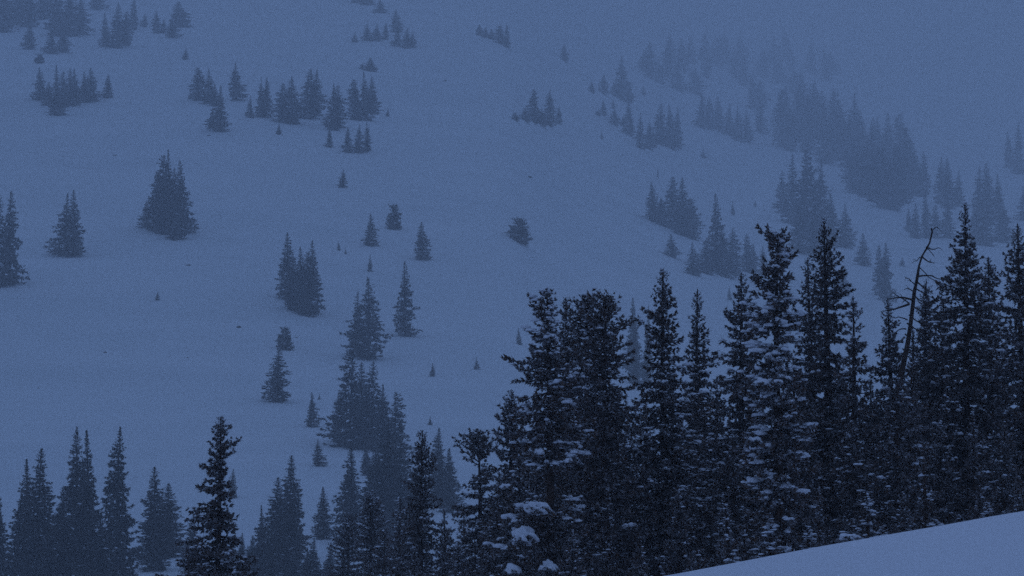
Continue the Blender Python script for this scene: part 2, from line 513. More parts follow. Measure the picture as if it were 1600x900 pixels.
def far_tree(u, vt, vb, w, label, kind='far', group=GF, cat='tree', D=None):
    a, te = ray(u, vb)
    if D is None: D = hit(a, te)
    if D is None: print("no ground", u, vb); return
    zb = ground(a, D)
    zt = D * ray(u, vt)[1]
    H = max(.6, zt - zb + .2)
    if kind in ('far', 'mid'):
        V = rnd.choice(FARV if kind == 'far' else MIDV); h0 = 15.0; w0 = 2.25 if kind == 'far' else 2.1
    elif kind == 'bush': V = BUSHV[0]; h0 = 4.0; w0 = 2.3
    else: V = rnd.choice(SAPV); h0 = 4.0; w0 = .85
    half_m = w / 2.0 * D / LENS_PX * (1.5 if kind == 'mid' else 1.08)
    s = half_m / w0
    name = {'far': 'spruce_tree', 'mid': 'spruce_tree', 'bush': 'bush', 'sap': 'spruce_sapling'}[kind]
    put(name, V, (D * math.sin(a), D * math.cos(a), zb - .25), (s, s, H / h0),
        (rnd.gauss(0, .022), rnd.gauss(0, .022), rnd.uniform(0, 6.28)), label, cat, group)

def cluster(phrase, trees, kind='far', group=GF):
    trees = sorted(trees)
    if len(trees) == 1:
        t = trees[0]; far_tree(*t[:4], phrase, kind, group); return
    hts = [t[2] - t[1] for t in trees]
    for i, t in enumerate(trees):
        if len(trees) == 2: pre = ("left-hand", "right-hand")[i] + " spruce of"
        else:
            pre = ("leftmost" if i == 0 else "rightmost" if i == len(trees) - 1 else ORD[i] + " from left") + " spruce in"
        far_tree(*t[:4], f"{pre} {phrase}", kind, group)

cluster("the dim grove cut by the picture's top left corner", [(6, -45, 50, 44), (28, -40, 38, 34), (48, -30, 42, 36), (70, -35, 30, 34), (88, -28, 56, 36), (106, -22, 57, 40), (125, -6, 54, 40), (150, -30, 15, 30)])
cluster("the pair just below the foggy top left grove", [(82, 46, 84, 26), (98, 52, 82, 24)])
cluster("lone narrow spruce below the foggy grove in the top left corner", [(45, 38, 77, 26)])
cluster("the tight faded trio right of the top left grove", [(165, 20, 73, 22), (182, 4, 75, 36), (197, 18, 72, 22)])
cluster("the thin faint row under the top edge at left", [(210, 0, 46, 18), (226, 20, 42, 12), (244, 16, 52, 20), (255, 30, 52, 14)])
cluster("the faded pair at the end of the thin top row", [(268, 30, 59, 26), (281, 2, 42, 36)])
cluster("the long dark upper left clump", [(63, 105, 156, 28), (76, 128, 165, 22), (88, 101, 172, 22), (97, 112, 168, 20), (110, 107, 165, 28), (119, 106, 164, 22), (131, 112, 160, 24), (141, 106, 158, 30), (86, 142, 180, 30)])
cluster("slim spruce alone at the right end of the long upper left clump", [(169, 115, 153, 18)])
cluster("the stout clump left of upper centre-left", [(310, 106, 157, 28), (325, 107, 162, 28), (334, 132, 165, 22), (344, 133, 205, 34), (331, 168, 200, 16)])
cluster("tall compact spruce standing apart right of the stout upper clump", [(368, 98, 157, 28)])
cluster("the dark row of spruces in the upper middle left", [(392, 148, 184, 14), (408, 120, 183, 20), (416, 121, 184, 22), (440, 130, 190, 34), (456, 119, 193, 38), (484, 107, 186, 38), (494, 108, 180, 30)])
cluster("the stepped pair below the dark upper row", [(521, 130, 203, 26), (528, 133, 200, 28)])
cluster("narrow little spruce beneath the stepped pair", [(515, 200, 230, 14)])
cluster("the three-pointed clump right of the dark upper row", [(556, 124, 188, 30), (570, 112, 188, 30), (582, 119, 175, 26)])
cluster("the low trio under the three-pointed clump", [(544, 198, 238, 20), (560, 194, 239, 20), (575, 190, 236, 18)])
cluster("the faint pair above the three-pointed clump", [(566, 99, 108, 10), (580, 90, 111, 24)])
cluster("the foggy row of small spruces at top centre-left", [(555, 50, 66, 12), (572, 36, 64, 18), (590, 37, 64, 22), (603, 36, 62, 14), (619, 14, 50, 26), (620, 40, 72, 20), (636, 44, 75, 22), (645, 48, 74, 14)])
cluster("the faintest group touching the top edge left of centre", [(556, -16, 4, 24), (575, -12, 7, 26), (594, 0, 20, 24)])
cluster("the misty slanting row near the top centre", [(749, 37, 55, 14), (758, 42, 58, 14), (768, 45, 61, 14), (781, 39, 68, 20), (791, 38, 74, 14)])
cluster("single faint spruce in fog right of the slanting top row", [(882, 68, 96, 18)])
cluster("the small cluster with two pointed spruces above centre", [(835, 139, 192, 24), (858, 140, 196, 28), (846, 172, 196, 24), (873, 165, 193, 12), (822, 170, 190, 22), (805, 176, 188, 16)])
cluster("the tall-headed misty group at upper centre-right", [(925, 126, 145, 14), (943, 116, 147, 20), (960, 128, 150, 18), (972, 87, 157, 30), (983, 130, 160, 16)])
cluster("the thin slanting string of spruces at upper centre-right", [(935, 170, 181, 12), (943, 155, 181, 12), (958, 155, 170, 8), (961, 172, 196, 20), (974, 180, 198, 14), (983, 158, 212, 20), (1000, 176, 232, 18), (1014, 190, 233, 20)])
cluster("the square-shouldered trio at the end of the slanting string", [(1032, 161, 226, 28), (1048, 164, 232, 30), (1059, 168, 231, 22)])
cluster("the pale fogged group right of the square-shouldered trio", [(1096, 146, 200, 30), (1108, 150, 202, 26), (1124, 150, 204, 26), (1140, 160, 212, 24), (1154, 165, 221, 26), (1168, 172, 223, 24), (1188, 150, 208, 22)])
cluster("the three-spruce clump on the left slope beside a shadowed skirt", [(265, 234, 366, 40), (254, 243, 364, 42), (284, 250, 364, 38), (246, 268, 360, 36), (272, 262, 374, 34), (228, 312, 356, 22)])
cluster("the stocky pair near the left edge on the slope", [(100, 301, 400, 42), (117, 297, 401, 40)])
cluster("the tall dark spruces cut by the left picture edge", [(-4, 302, 448, 46), (14, 298, 444, 40)])
cluster("the twin-peaked clump in the left middle of the slope", [(448, 363, 468, 38), (458, 400, 484, 36), (470, 385, 490, 36), (479, 394, 493, 34), (489, 376, 490, 40)])
cluster("the two close spruces forming a broad cone left of centre", [(557, 455, 556, 36), (577, 432, 562, 58)])
cluster("shapely lone spruce right of the broad double cone", [(632, 408, 525, 40)])
cluster("wide lone spruce below the round bush left of centre", [(433, 540, 628, 52)])
cluster("slim lone spruce between the wide spruce and the big grove", [(486, 612, 667, 22)])
cluster("the big dense grove left of centre", [(528, 612, 690, 30), (546, 546, 698, 58), (563, 566, 702, 48), (580, 565, 702, 56), (597, 600, 704, 50), (618, 612, 735, 46)])
cluster("the hanging lower tail of the big dense grove", [(572, 695, 742, 22), (604, 655, 850, 62), (588, 690, 790, 44), (628, 690, 850, 56), (648, 730, 850, 46)], 'mid')
cluster("narrow lone spruce below the slim one, left of centre", [(497, 686, 728, 22)])
cluster("tall narrow spruce descending below the big dense grove", [(549, 688, 850, 48)], 'mid')
cluster("the hazy pair behind the near brown spruce at lower centre", [(684, 668, 790, 34), (700, 700, 800, 30)], 'mid')
cluster("the hazy twin spruces behind the near flat-crowned stand", [(992, 465, 600, 22), (1010, 476, 600, 15)], 'mid')
cluster("the slanting clump at centre-right beside the snow chute", [(1020, 284, 346, 26), (1033, 310, 352, 22), (1052, 276, 358, 34), (1068, 277, 368, 38), (1080, 310, 373, 34)])
cluster("compact little spruce below the slanting centre-right clump", [(1049, 365, 401, 28)])
cluster("the tall pointed group above the near trees at centre-right", [(1084, 378, 430, 32), (1105, 372, 428, 34), (1119, 302, 426, 42), (1130, 360, 432, 36), (1144, 356, 428, 32), (1167, 366, 425, 24), (1176, 380, 428, 18), (1192, 384, 430, 24)])
cluster("the large fog-softened clump at right", [(1222, 266, 334, 26), (1240, 240, 350, 38), (1262, 234, 375, 44), (1282, 248, 378, 42), (1300, 302, 386, 40), (1322, 318, 388, 36), (1250, 310, 396, 40), (1275, 320, 398, 44)])
cluster("the misty pair of spruces right of the great fogged mass", [(1430, 240, 306, 32), (1443, 236, 308, 26)])
cluster("the blurred clump uphill of the bare snag", [(1472, 245, 318, 30), (1482, 248, 326, 30), (1496, 264, 322, 22), (1480, 310, 372, 28), (1461, 320, 372, 20)])
cluster("the blurred clump right of the tallest near spire", [(1530, 260, 345, 34), (1546, 254, 350, 32), (1560, 272, 345, 26), (1540, 320, 384, 36), (1524, 325, 382, 28)])
cluster("faded spruce low against the fog near the right edge", [(1567, 325, 379, 38)])
cluster("the barely visible spruces at the right picture edge", [(1590, 190, 272, 26), (1603, 290, 345, 28), (1576, 205, 262, 20)])
cluster("the thin foggy row between the fogged mass and snag", [(1420, 325, 362, 14), (1432, 318, 372, 20), (1448, 300, 372, 20)])
cluster("small misty spruce above the near pair right of centre", [(1349, 364, 415, 28)])
cluster("the slim double spruce standing in the foggy gap", [(1376, 382, 462, 26), (1384, 379, 470, 28)])
cluster("faint small spruce behind the near pointed spires", [(1318, 414, 462, 24)])
cluster("hazy round-topped spruce behind the near left spire", [(363, 732, 778, 20)], 'far')
cluster("slim hazy spruce with ragged top at lower left centre", [(506, 760, 842, 24)], 'mid')
# bushes, saplings
for (u, vt, vb, w, lab) in [(811, 345, 378, 36, "round snow-dusted bush alone in the middle of the slope"),
                            (445, 515, 546, 26, "rounded bush just uphill of the wide lone spruce"),
                            (616, 324, 358, 24, "ragged leaning bush above the middle of the slope"),
                            (62, 86, 99, 16, "low faint bush over the long upper left clump")]:
    far_tree(u, vt, vb, w, lab, 'bush', "round bushes on the slope", 'bush')
for (u, vt, vb, w, lab) in [(535, 264, 293, 17, "pointed young spruce standing alone under the low trio"),
                            (577, 333, 384, 26, "ragged young spruce left of the leaning bush"),
                            (660, 346, 406, 28, "dark young spruce right of and below the leaning bush")]:
    far_tree(u, vt, vb, w, lab, 'far', "young spruces on the open slope")
for (u, vt, vb, w, lab) in [(529, 376, 391, 8, "tiny sapling left of the ragged young spruce"), (540, 386, 397, 5, "tiniest sapling beside another left of the ragged young spruce"),
                            (578, 397, 424, 11, "thin sapling below the ragged young spruce"), (246, 455, 469, 10, "single tiny sapling on the empty left slope"),
                            (676, 567, 588, 13, "small sapling right of the big dense grove"), (745, 558, 577, 13, "small sapling left of the near dark stand"),
                            (672, 650, 664, 10, "little sapling above the hazy pair at lower centre"), (811, 512, 538, 13, "hazy sapling beside the near stand's broken top"),
                            (290, 76, 93, 15, "little sapling on the bare snow between upper left clumps"), (436, 192, 210, 12, "small sapling below the dark upper row"),
                            (606, 168, 182, 8, "tiny sapling right of the three-pointed clump"), (1099, 232, 247, 11, "tiny sapling below the pale fogged group"),
                            (1145, 314, 336, 9, "thin sapling right of the tall pointed group"), (1180, 313, 323, 7, "tiny sapling at the left of the large fogged clump"),
                            (1410, 402, 416, 13, "small dim sapling between the slim double spruce and snag"), (1028, 260, 277, 4, "bare thin sapling above the slanting centre-right clump"),
                            (1005, 132, 148, 10, "faint sapling right of the tall-headed misty group"), (297, 141, 155, 10, "little sapling at the left foot of stout clump"),
                            (499, 614, 624, 6, "tiny sapling right of the slim lone spruce"), (1140, 447, 468, 10, "small hazy sapling left of the snow-laden near tree"),
                            (940, 206, 217, 7, "tiny sapling below the slanting string"), (1022, 203, 229, 10, "thin sapling between slanting string and trio")]:
    far_tree(u, vt, vb, w, lab, 'sap', GS, 'sapling')
def rock(u, v, w, label):
    a, te = ray(u, v); D = hit(a, te); z = ground(a, D); R = w / 2 * D / LENS_PX
    rg = np.random.default_rng(int(u)); V = ICO1[0] * (1 + rg.normal(0, .14, (len(ICO1[0]), 1))) * [R, R * .7, R * .45]
    o = bpy.data.objects.new("rock", mesh_from("rock", V, ICO1[1], [M_ROCK], False)); COL.objects.link(o)
    o.location = (D * math.sin(a), D * math.cos(a), z + R * .08); o["label"] = label; o["category"] = "rock"; o["group"] = "dark rocks poking through the slope snow"
M_ROCK = mat_bark("rock_stone", (0.06, 0.055, 0.05), (0.13, 0.12, 0.11), 2.0)
for (u, v, w, lab) in [(373, 512, 9, "dark flat rock on the slope left of the round bush"), (164, 551, 6, "small rock on the empty lower left slope"),
                       (293, 559, 4, "tiny rock on the bare snow left of the wide lone spruce"), (60, 607, 4, "tiny rock above the bottom left stand"),
                       (827, 277, 9, "flat rock above the lone round bush"), (180, 243, 6, "rock uphill left of the shadow-skirted clump"),
                       (695, 127, 7, "faint rock on the upper open slope"), (295, 415, 7, "rock below the shadow-skirted three-spruce clump"),
                       (326, 212, 6, "small rock under the stout upper clump"), (463, 528, 5, "tiny rock right of the rounded bush"),
                       (972, 242, 4, "tiny rock below the thin slanting string")]:
    rock(u, v, w, lab)
# fog-swallowed wood at upper right: nothing tells these apart
r2 = random.Random(9)
def faint(n, u0, u1, f_lo, f_hi, hh, ww, label, grp):
    for i in range(n):
        u = u0 + (u1 - u0) * (i + r2.random()) / n
        vb = f_lo(u) + (f_hi(u) - f_lo(u)) * r2.random()
        h = hh * r2.uniform(.75, 1.2)
        far_tree(u, vb - h, vb, ww * r2.uniform(.8, 1.15), ORD[i] + label if label[0] == ' ' else label, 'far', grp)
faint(30, 1005, 1300, lambda u: 92, lambda u: 150 + (u - 1005) * .12, 48, 26, "spruce almost lost in fog along the top of the upper right wood", "almost invisible spruces along the top of the upper right wood")
faint(34, 1222, 1425, lambda u: 195 + (u - 1222) * .25, lambda u: 232 + (u - 1222) * .38, 78, 34, "fog-blurred spruce packed in the thick of the upper right wood", "fog-blurred spruces in the thick of the upper right wood")
faint(12, 1326, 1412, lambda u: 290 + (u - 1326) * .3, lambda u: 308 + (u - 1326) * .34, 85, 34, " spruce from left along the lower slanting edge of the upper right wood", "spruces along the lower edge of the upper right wood")

# valley floor, left and middle
cluster("the hazy stand in the bottom left corner", [(-6, 742, 930, 44), (36, 716, 915, 54), (57, 700, 925, 56), (118, 667, 920, 58), (134, 672, 930, 62), (90, 770, 940, 60), (155, 800, 950, 50)], 'mid', GM)
cluster("tall spire-topped hazy spruce in the lower left", [(178, 667, 925, 54)], 'mid', GM)
cluster("the hazy lopsided pair near the lower left corner's spire", [(240, 729, 892, 46), (262, 755, 870, 48)], 'mid', GM)
cluster("the short hazy row right of the near ragged spire", [(298, 800, 900, 26), (362, 838, 905, 26), (378, 832, 900, 24), (392, 836, 905, 26)], 'mid', GM)
cluster("the stepped hazy group at lower left centre", [(408, 788, 905, 30), (433, 745, 890, 46), (453, 711, 872, 42), (448, 790, 905, 44)], 'mid', GM)
cluster("the short spruces at the bottom edge left of centre", [(423, 850, 925, 26), (458, 858, 930, 26), (478, 855, 925, 30), (491, 842, 930, 36), (516, 850, 930, 28), (535, 870, 940, 26)], 'mid', GM)

# ------------------------------------------------------------------ near trees, each its own shape
def near_tree(u, vt, D, prof, label, snow=.25, vfoot=None, seed=1, name='spruce_tree', big=(), lean=(0, 0), **kw):
    D *= NS
    a, te = ray(u, vt)
    zb = ground(a, D); zt = D * te
    H = zt - zb
    m = D / LENS_PX * 1.0
    # profile given as (v, left px, right px)
    hs, ls, rs = [H], [.02], [.02]
    for (v, l, r) in prof:
        hs.append(D * ray(u, v)[1] - zb); ls.append(l * m); rs.append(r * m)
    hs.append(0.0); ls.append(ls[-1] * 1.15); rs.append(rs[-1] * 1.15)
    hs, ls, rs = np.array(hs)[::-1], np.array(ls)[::-1], np.array(rs)[::-1]
    def half(h, c):
        l = np.interp(h, hs, ls); r = np.interp(h, hs, rs)
        return float(l + (r - l) * (c + 1) / 2) * 1.20
    v_low = D * ray(u, 915)[1] - zb if vfoot is None else D * ray(u, vfoot)[1] - zb
    args = dict(layer=.25, per=7, tuft=.11, K=7, gap=.18, lat=.34, snow=snow * 1.1, lump=.047, limbs=True, sway=.01, clump=.95, zdense=v_low)
    args.update(kw)
    for q in ('layer', 'tuft', 'lump'): args[q] *= NS
    args['z0'] = max(.06, args.get('z0', (v_low - .8) / H if (v_low - .8) > 0 else .06))
    if 'bare' in kw:
        args['bare'] = [(D * ray(u, b)[1] - zb, D * ray(u, t)[1] - zb, s) for (t, b, s) in kw['bare']]
    pr = conifer(seed, H, half, **args)
    rg = np.random.default_rng(seed + 500)
    pil, ex = [], []
    for (bu, bv, bw, bh) in big:                       # the large pillows of snow one can pick out, sagging among needles
        cx = (bu - u) * m; cz = D * ray(u, bv)[1] - zb; R = bw * m / 2 * .92; hh = bh * m * .62
        c = np.array([cx, -half(cz, 0) * .86, cz - bh * m * .30])
        pil.append(pillow(rg, c, R, hh))
        k = int(26 + bw); th = rg.uniform(-3.3, .15, k); q = rg.uniform(.45, 1.08, k)
        P = c + np.stack([np.cos(th) * R * q, np.sin(th) * R * .85 * q, rg.uniform(-.75, .15, k) * hh + .35 * hh * (1 - q)], -1)
        ex.append(blades(rg, P, unit(np.stack([np.cos(th) * .7, np.sin(th) * .7, rg.uniform(-.8, .3, k)], -1)), args['tuft'] * rg.uniform(.6, 1.0, k), 8))
    if ex: pr['crown'] = join([pr['crown']] + ex)
    me = meshes_of("near_spruce", pr, M_NEAR)
    x, y = D * math.sin(a), D * math.cos(a)
    e = put(name, me, (x, y, zb), (1, 1, 1), (0, 0, 0), label, 'tree', GN)
    for V, F in pil:
        o = bpy.data.objects.new("snow_pillow", mesh_from("snow_pillow", V, F, [M_CLUMP], True)); COL.objects.link(o); o.parent = e
    return e

near_tree(855, 458, 62, [(466, 12, 16), (474, 16, 22), (500, 26, 16), (520, 14, 18), (545, 36, 22), (590, 52, 30), (615, 56, 40), (650, 40, 40), (700, 46, 50), (760, 55, 50), (830, 66, 55), (900, 78, 60)],
          "near spruce with crooked broken top at the stand's left front", .5, seed=101, bare=[(738, 785, 0)], spire=.012, gap=.25,
          big=[(838, 792, 48, 20), (818, 836, 44, 26), (856, 884, 30, 22), (800, 890, 26, 18), (790, 762, 20, 10), (812, 870, 18, 10)], lump=.072)
near_tree(884, 466, 70, [(480, 7, 8), (500, 10, 10), (540, 18, 18), (600, 34, 30), (700, 45, 45), (900, 60, 60)], "slender spruce squeezed behind the broken-topped near spruce", .2, seed=102)
near_tree(919, 460, 68, [(468, 8, 8), (480, 16, 16), (500, 26, 26), (550, 34, 30), (650, 45, 45), (900, 60, 60)], "spruce whose tip rises left of the broad flat crown", .2, seed=103)
near_tree(947, 463, 66, [(466, 10, 8), (474, 16, 14), (484, 22, 20), (500, 26, 26), (530, 30, 32), (580, 36, 38), (700, 50, 48), (900, 60, 60)],
          "broad flat-crowned near spruce in the stand's left half", .22, seed=104, spire=.008, gap=.08, big=[(900, 800, 22, 10), (979, 822, 22, 9)])
near_tree(1036, 421, 68, [(432, 7, 7), (450, 9, 9), (470, 12, 18), (495, 16, 24), (506, 40, 26), (520, 30, 20), (560, 26, 32), (580, 34, 48), (640, 50, 58), (760, 60, 66), (900, 66, 70)],
          "sharp-tipped near spruce with a branch sticking out left, right of flat crown", .4, seed=105, big=[(1031, 600, 16, 8)])
near_tree(1090, 452, 80, [(466, 5, 5), (490, 9, 9), (512, 12, 12), (540, 14, 16), (556, 16, 22), (580, 18, 18), (620, 30, 30), (700, 45, 45), (900, 60, 60)],
          "slender grey spire between the sharp-tipped and snow-laden near spruces", .25, seed=106)
near_tree(1158, 427, 76, [(440, 6, 6), (460, 10, 10), (490, 16, 16), (506, 34, 14), (530, 22, 18), (545, 44, 20), (580, 38, 30), (640, 48, 45), (800, 58, 55), (900, 60, 60)],
          "shoulder spruce tucked behind the left of the snow-laden tree", .28, seed=107)
near_tree(1215, 366, 58, [(369, 14, 6), (378, 28, 16), (388, 26, 24), (398, 18, 30), (412, 14, 26), (430, 26, 28), (450, 34, 28), (480, 40, 30), (520, 42, 34), (560, 46, 36), (600, 60, 48), (660, 58, 52), (740, 56, 50), (900, 62, 60)],
          "bushy flat-topped near spruce most heavily laden with snow", .85, seed=108, spire=.008, gap=.2, lump=.075, lean=(0, 0),
          big=[(1191, 492, 16, 13), (1208, 420, 20, 9), (1182, 602, 34, 16), (1212, 592, 13, 11), (1224, 596, 13, 12), (1216, 476, 16, 8), (1170, 690, 26, 12), (1222, 655, 20, 9)])
near_tree(1262, 403, 80, [(415, 6, 5), (440, 10, 8), (470, 14, 12), (520, 18, 18), (600, 30, 30), (900, 50, 50)], "thinner companion spire left of the tall pointed near spruce", .18, seed=109)
near_tree(1287, 342, 76, [(356, 4, 5), (375, 8, 14), (400, 14, 16), (430, 18, 24), (455, 22, 34), (475, 24, 38), (500, 28, 36), (530, 32, 40), (560, 34, 40), (640, 40, 44), (800, 52, 52), (900, 56, 56)],
          "tall pointed near spruce right of the snow-laden tree", .22, seed=110)
near_tree(1333, 464, 72, [(478, 4, 4), (492, 9, 8), (500, 12, 12), (508, 8, 8), (524, 14, 14), (536, 10, 10), (550, 16, 22), (575, 20, 20), (610, 30, 26), (700, 40, 38), (900, 50, 50)],
          "small open-branched pointed spruce in the notch of the stand", .25, seed=111, layer=.30, clump=.9)
near_tree(1387, 467, 76, [(480, 5, 5), (500, 8, 8), (520, 12, 12), (540, 14, 16), (558, 26, 18), (590, 34, 26), (640, 40, 40), (900, 55, 55)],
          "short dark spire left of the leaning dead snag", .22, seed=112)
near_tree(1447, 438, 80, [(452, 4, 4), (470, 8, 12), (490, 10, 22), (520, 14, 20), (570, 26, 28), (700, 45, 45), (900, 55, 55)],
          "thin spruce standing directly behind the dead snag", .2, seed=113)
near_tree(1508, 318, 74, [(330, 4, 5), (350, 9, 9), (375, 13, 14), (390, 20, 16), (410, 22, 26), (430, 26, 24), (455, 34, 28), (470, 24, 30), (500, 38, 36), (560, 44, 44), (700, 60, 55), (900, 66, 66)],
          "tallest near spire in the right third of the picture", .24, seed=114)
near_tree(1544, 404, 78, [(416, 6, 6), (430, 9, 12), (460, 14, 18), (500, 24, 22), (560, 34, 34), (700, 50, 50), (900, 60, 60)],
          "shoulder spruce close at the right side of the tallest spire", .2, seed=115)
near_tree(1590, 350, 72, [(364, 5, 5), (385, 9, 9), (400, 16, 14), (418, 22, 20), (440, 18, 26), (470, 26, 30), (520, 34, 34), (600, 44, 44), (900, 60, 60)],
          "near spire at the right picture edge with one upturned side branch", .2, seed=116)
near_tree(1632, 400, 75, [(430, 12, 12), (500, 30, 30), (600, 44, 44), (900, 60, 60)], "spruce mostly cut off by the right picture edge", .2, seed=117)
near_tree(800, 612, 82, [(624, 9, 8), (645, 14, 14), (670, 20, 20), (700, 22, 24), (760, 30, 34), (900, 50, 50)], "dim spruce peeking out left of the broken-topped spruce", .35, seed=118)
near_tree(748, 671, 92, [(680, 8, 8), (692, 16, 16), (700, 24, 20), (710, 40, 26), (722, 34, 26), (734, 10, 14), (745, 26, 26), (770, 20, 30), (788, 34, 24), (830, 32, 30), (900, 44, 44)],
          "ragged near spruce with spreading shelf branches at lower centre", .22, seed=119, gap=.3, bare=[(724, 742, -1)])
near_tree(660, 673, 102, [(685, 7, 7), (705, 10, 12), (730, 20, 18), (744, 14, 20), (765, 26, 18), (790, 24, 30), (812, 26, 34), (850, 28, 26), (900, 36, 34)],
          "brownish near spruce left of the ragged shelf-branched one", .3, seed=120)
near_tree(578, 768, 135, [(785, 8, 8), (810, 16, 16), (850, 26, 26), (900, 36, 34)], "dark spruce low at the bottom left of centre, snow-flecked", .4, seed=121)
near_tree(545, 800, 150, [(815, 8, 8), (850, 18, 18), (900, 26, 26)], "dim spruce at the bottom beside the snow-flecked dark one", .3, seed=122)
near_tree(345, 652, 75, [(660, 7, 8), (672, 10, 12), (684, 12, 14), (694, 12, 12), (708, 12, 26), (718, 20, 24), (728, 16, 14), (750, 26, 20), (775, 26, 20), (790, 38, 22), (806, 48, 30), (825, 52, 36), (840, 58, 40), (870, 68, 44), (900, 78, 52)],
          "dark ragged spire standing alone at lower left", 0.35, seed=133, gap=.18, clump=.9, per=8, layer=.24)
near_tree(310, 838, 80, [(850, 8, 8), (880, 18, 18), (900, 26, 26)], "short dark spruce at the foot of the lone ragged spire", .3, seed=124)
near_tree(380, 870, 80, [(880, 8, 12), (900, 20, 20)], "low snow-flecked spruce right of the lone ragged spire's foot", .4, seed=125)

# dead snag
def snag():
    D = 73.5 * NS
    pts = [(1455, 357), (1456, 362), (1452, 380), (1448, 388), (1441, 400), (1436, 415), (1434, 430), (1429, 455), (1425, 490), (1418, 540), (1408, 585), (1398, 640), (1385, 720), (1372, 900), (1360, 1150)]
    P = []
    for (u, v) in pts:
        a, te = ray(u, v); P.append((D * math.sin(a), D * math.cos(a), D * te))
    P = np.array(P)
    zb = ground(math.atan2(P[-1][0], P[-1][1]), D); P = P[P[:, 2] > zb + .3]
    P = np.vstack([P, [P[-1][0] - .03, P[-1][1], zb - .3]])
    base = P[-1] + [0, 0, .3]; P = P - base
    r = np.interp(np.arange(len(P)), [0, 1, 3, 6, 8, 9, len(P) - 1], np.array([.4, .6, 1.2, 2.0, 3.2, 4.0, 6.0]) * D / LENS_PX)
    V, F = tube(P, r, 9)
    rg = np.random.default_rng(4)
    V = V + rg.normal(0, .006, V.shape)
    e = bpy.data.objects.new("dead_tree", None); COL.objects.link(e); e.location = base
    e["label"] = "leaning bare dead snag with twisted grey branches between near spruces"; e["category"] = "dead tree"
    o = bpy.data.objects.new("trunk", mesh_from("snag_trunk", V, F, [M_DEAD], True)); COL.objects.link(o); o.parent = e
    m = D / LENS_PX
    br = [(0, 1456, 362, 8, -6, 2), (1, 1447, 386, 18, 2, 4), (1, 1446, 390, 12, 10, 2), (1, 1441, 402, 20, 8, 5), (-1, 1440, 404, 8, 4, 3), (1, 1437, 418, 26, 22, 2), (1, 1434, 432, 34, 6, 6),
          (1, 1432, 440, 24, 20, 5), (-1, 1431, 446, 18, -12, 3), (1, 1429, 450, 34, 16, 4), (-1, 1428, 456, 14, -4, 3), (1, 1428, 462, 24, 18, 4), (-1, 1426, 470, 16, 2, 3),
          (1, 1425, 478, 30, 12, 5), (-1, 1424, 468, 34, -3, 7), (-1, 1421, 475, 40, 10, 8), (-1, 1421, 474, 28, -14, 4), (1, 1420, 492, 24, 14, 4), (-1, 1418, 500, 24, -2, 4),
          (1, 1417, 505, 30, 16, 5), (-1, 1416, 514, 20, 10, 4), (1, 1414, 522, 26, 16, 4), (-1, 1411, 535, 26, 8, 5), (1, 1410, 545, 28, 14, 4)]
    for i, (sd, u, v, ln, dy, th) in enumerate(br):
        a, te = ray(u, v)
        s = np.array((D * math.sin(a), D * math.cos(a), D * te)) - base
        sgn = sd if sd else 1
        dep = rg.uniform(-.6, .6)
        n = 6; q = np.linspace(0, 1, n)
        x = s[0] + sgn * ln * m * q; z = s[2] - (dy * m) * (q ** 1.3) - .03 * np.sin(q * 3.1) * (1 if i % 2 else -1)
        y = s[1] + dep * ln * m * q
        B = np.stack([x, y, z], -1) + rg.normal(0, .007, (n, 3)) * q[:, None]
        parts = [tube(B, (th * .20 * m) * (1 - .8 * q) + .004, 5)]
        for k in range(max(2, ln // 8)):
            j = rg.integers(2, n); b0 = B[j]
            tip = b0 + np.array([sgn * rg.uniform(.01, .09), rg.uniform(-.06, .06), rg.uniform(-.09, .06)])
            parts.append(tube(np.array([b0, (b0 + tip) / 2 + [0, 0, .012], tip]), [.005, .004, .002], 4))
        V, F = join(parts)
        o = bpy.data.objects.new("branch", mesh_from("snag_branch", V, F, [M_DEAD], True)); COL.objects.link(o); o.parent = e
snag()

# the packed interior of the near stand
NG = []
for i in range(5):
    H = 5.6
    NG.append(meshes_of("stand_spruce", conifer(200 + i, H, taper(H, 1.05, .58 + .06 * i), layer=.18, per=7, tuft=.078, K=6, gap=.2, snow=[.25, .4, .3, .2, .35][i], lump=.031, limbs=True, sway=.02, clump=.95, z0=.2), M_NEAR))
fill = [(1474, 468, 79), (1426, 512, 78), (1402, 592, 66), (1424, 560, 70), (600, 830, 118), (648, 850, 96), (694, 792, 104), (716, 850, 90), (776, 800, 80), (742, 845, 84), (625, 780, 128), (812, 700, 72), (838, 640, 78), (872, 600, 84), (905, 640, 74), (930, 580, 86), (965, 610, 78), (985, 690, 70), (1010, 640, 80), (1050, 600, 88), (1065, 660, 72), (1100, 640, 76), (1120, 590, 90),
        (1145, 680, 68), (1175, 620, 84), (1240, 560, 82), (1255, 640, 70), (1310, 570, 84), (1330, 660, 68), (1360, 600, 82), (1375, 690, 66), (1400, 600, 86), (1420, 640, 72), (1455, 570, 84), (1470, 660, 68),
        (1485, 540, 82), (1520, 640, 68), (1560, 560, 82), (1570, 660, 66), (1610, 600, 74), (780, 740, 86), (725, 800, 100), (700, 830, 108), (625, 810, 120), (765, 820, 76), (860, 760, 66), (950, 760, 64), (1060, 770, 62), (1130, 770, 64), (1280, 760, 60), (1410, 770, 60), (1530, 760, 60), (1590, 740, 60), (895, 830, 60), (1000, 840, 60)]
LM_ = [(578, "low snow-flecked spruce at lower centre"), (660, "brownish lower centre spruce"), (748, "ragged shelf-branched spruce"), (850, "broken-topped spruce"), (945, "broad flat-crowned spruce"), (1036, "sharp-tipped spruce"), (1090, "slender grey spire"), (1158, "shoulder spruce"), (1215, "snow-laden tree"),
       (1287, "tall pointed spruce"), (1333, "small notch spruce"), (1387, "short dark spire"), (1440, "dead snag"), (1508, "tallest right-hand spire"), (1590, "right-edge spire")]
FB = {}
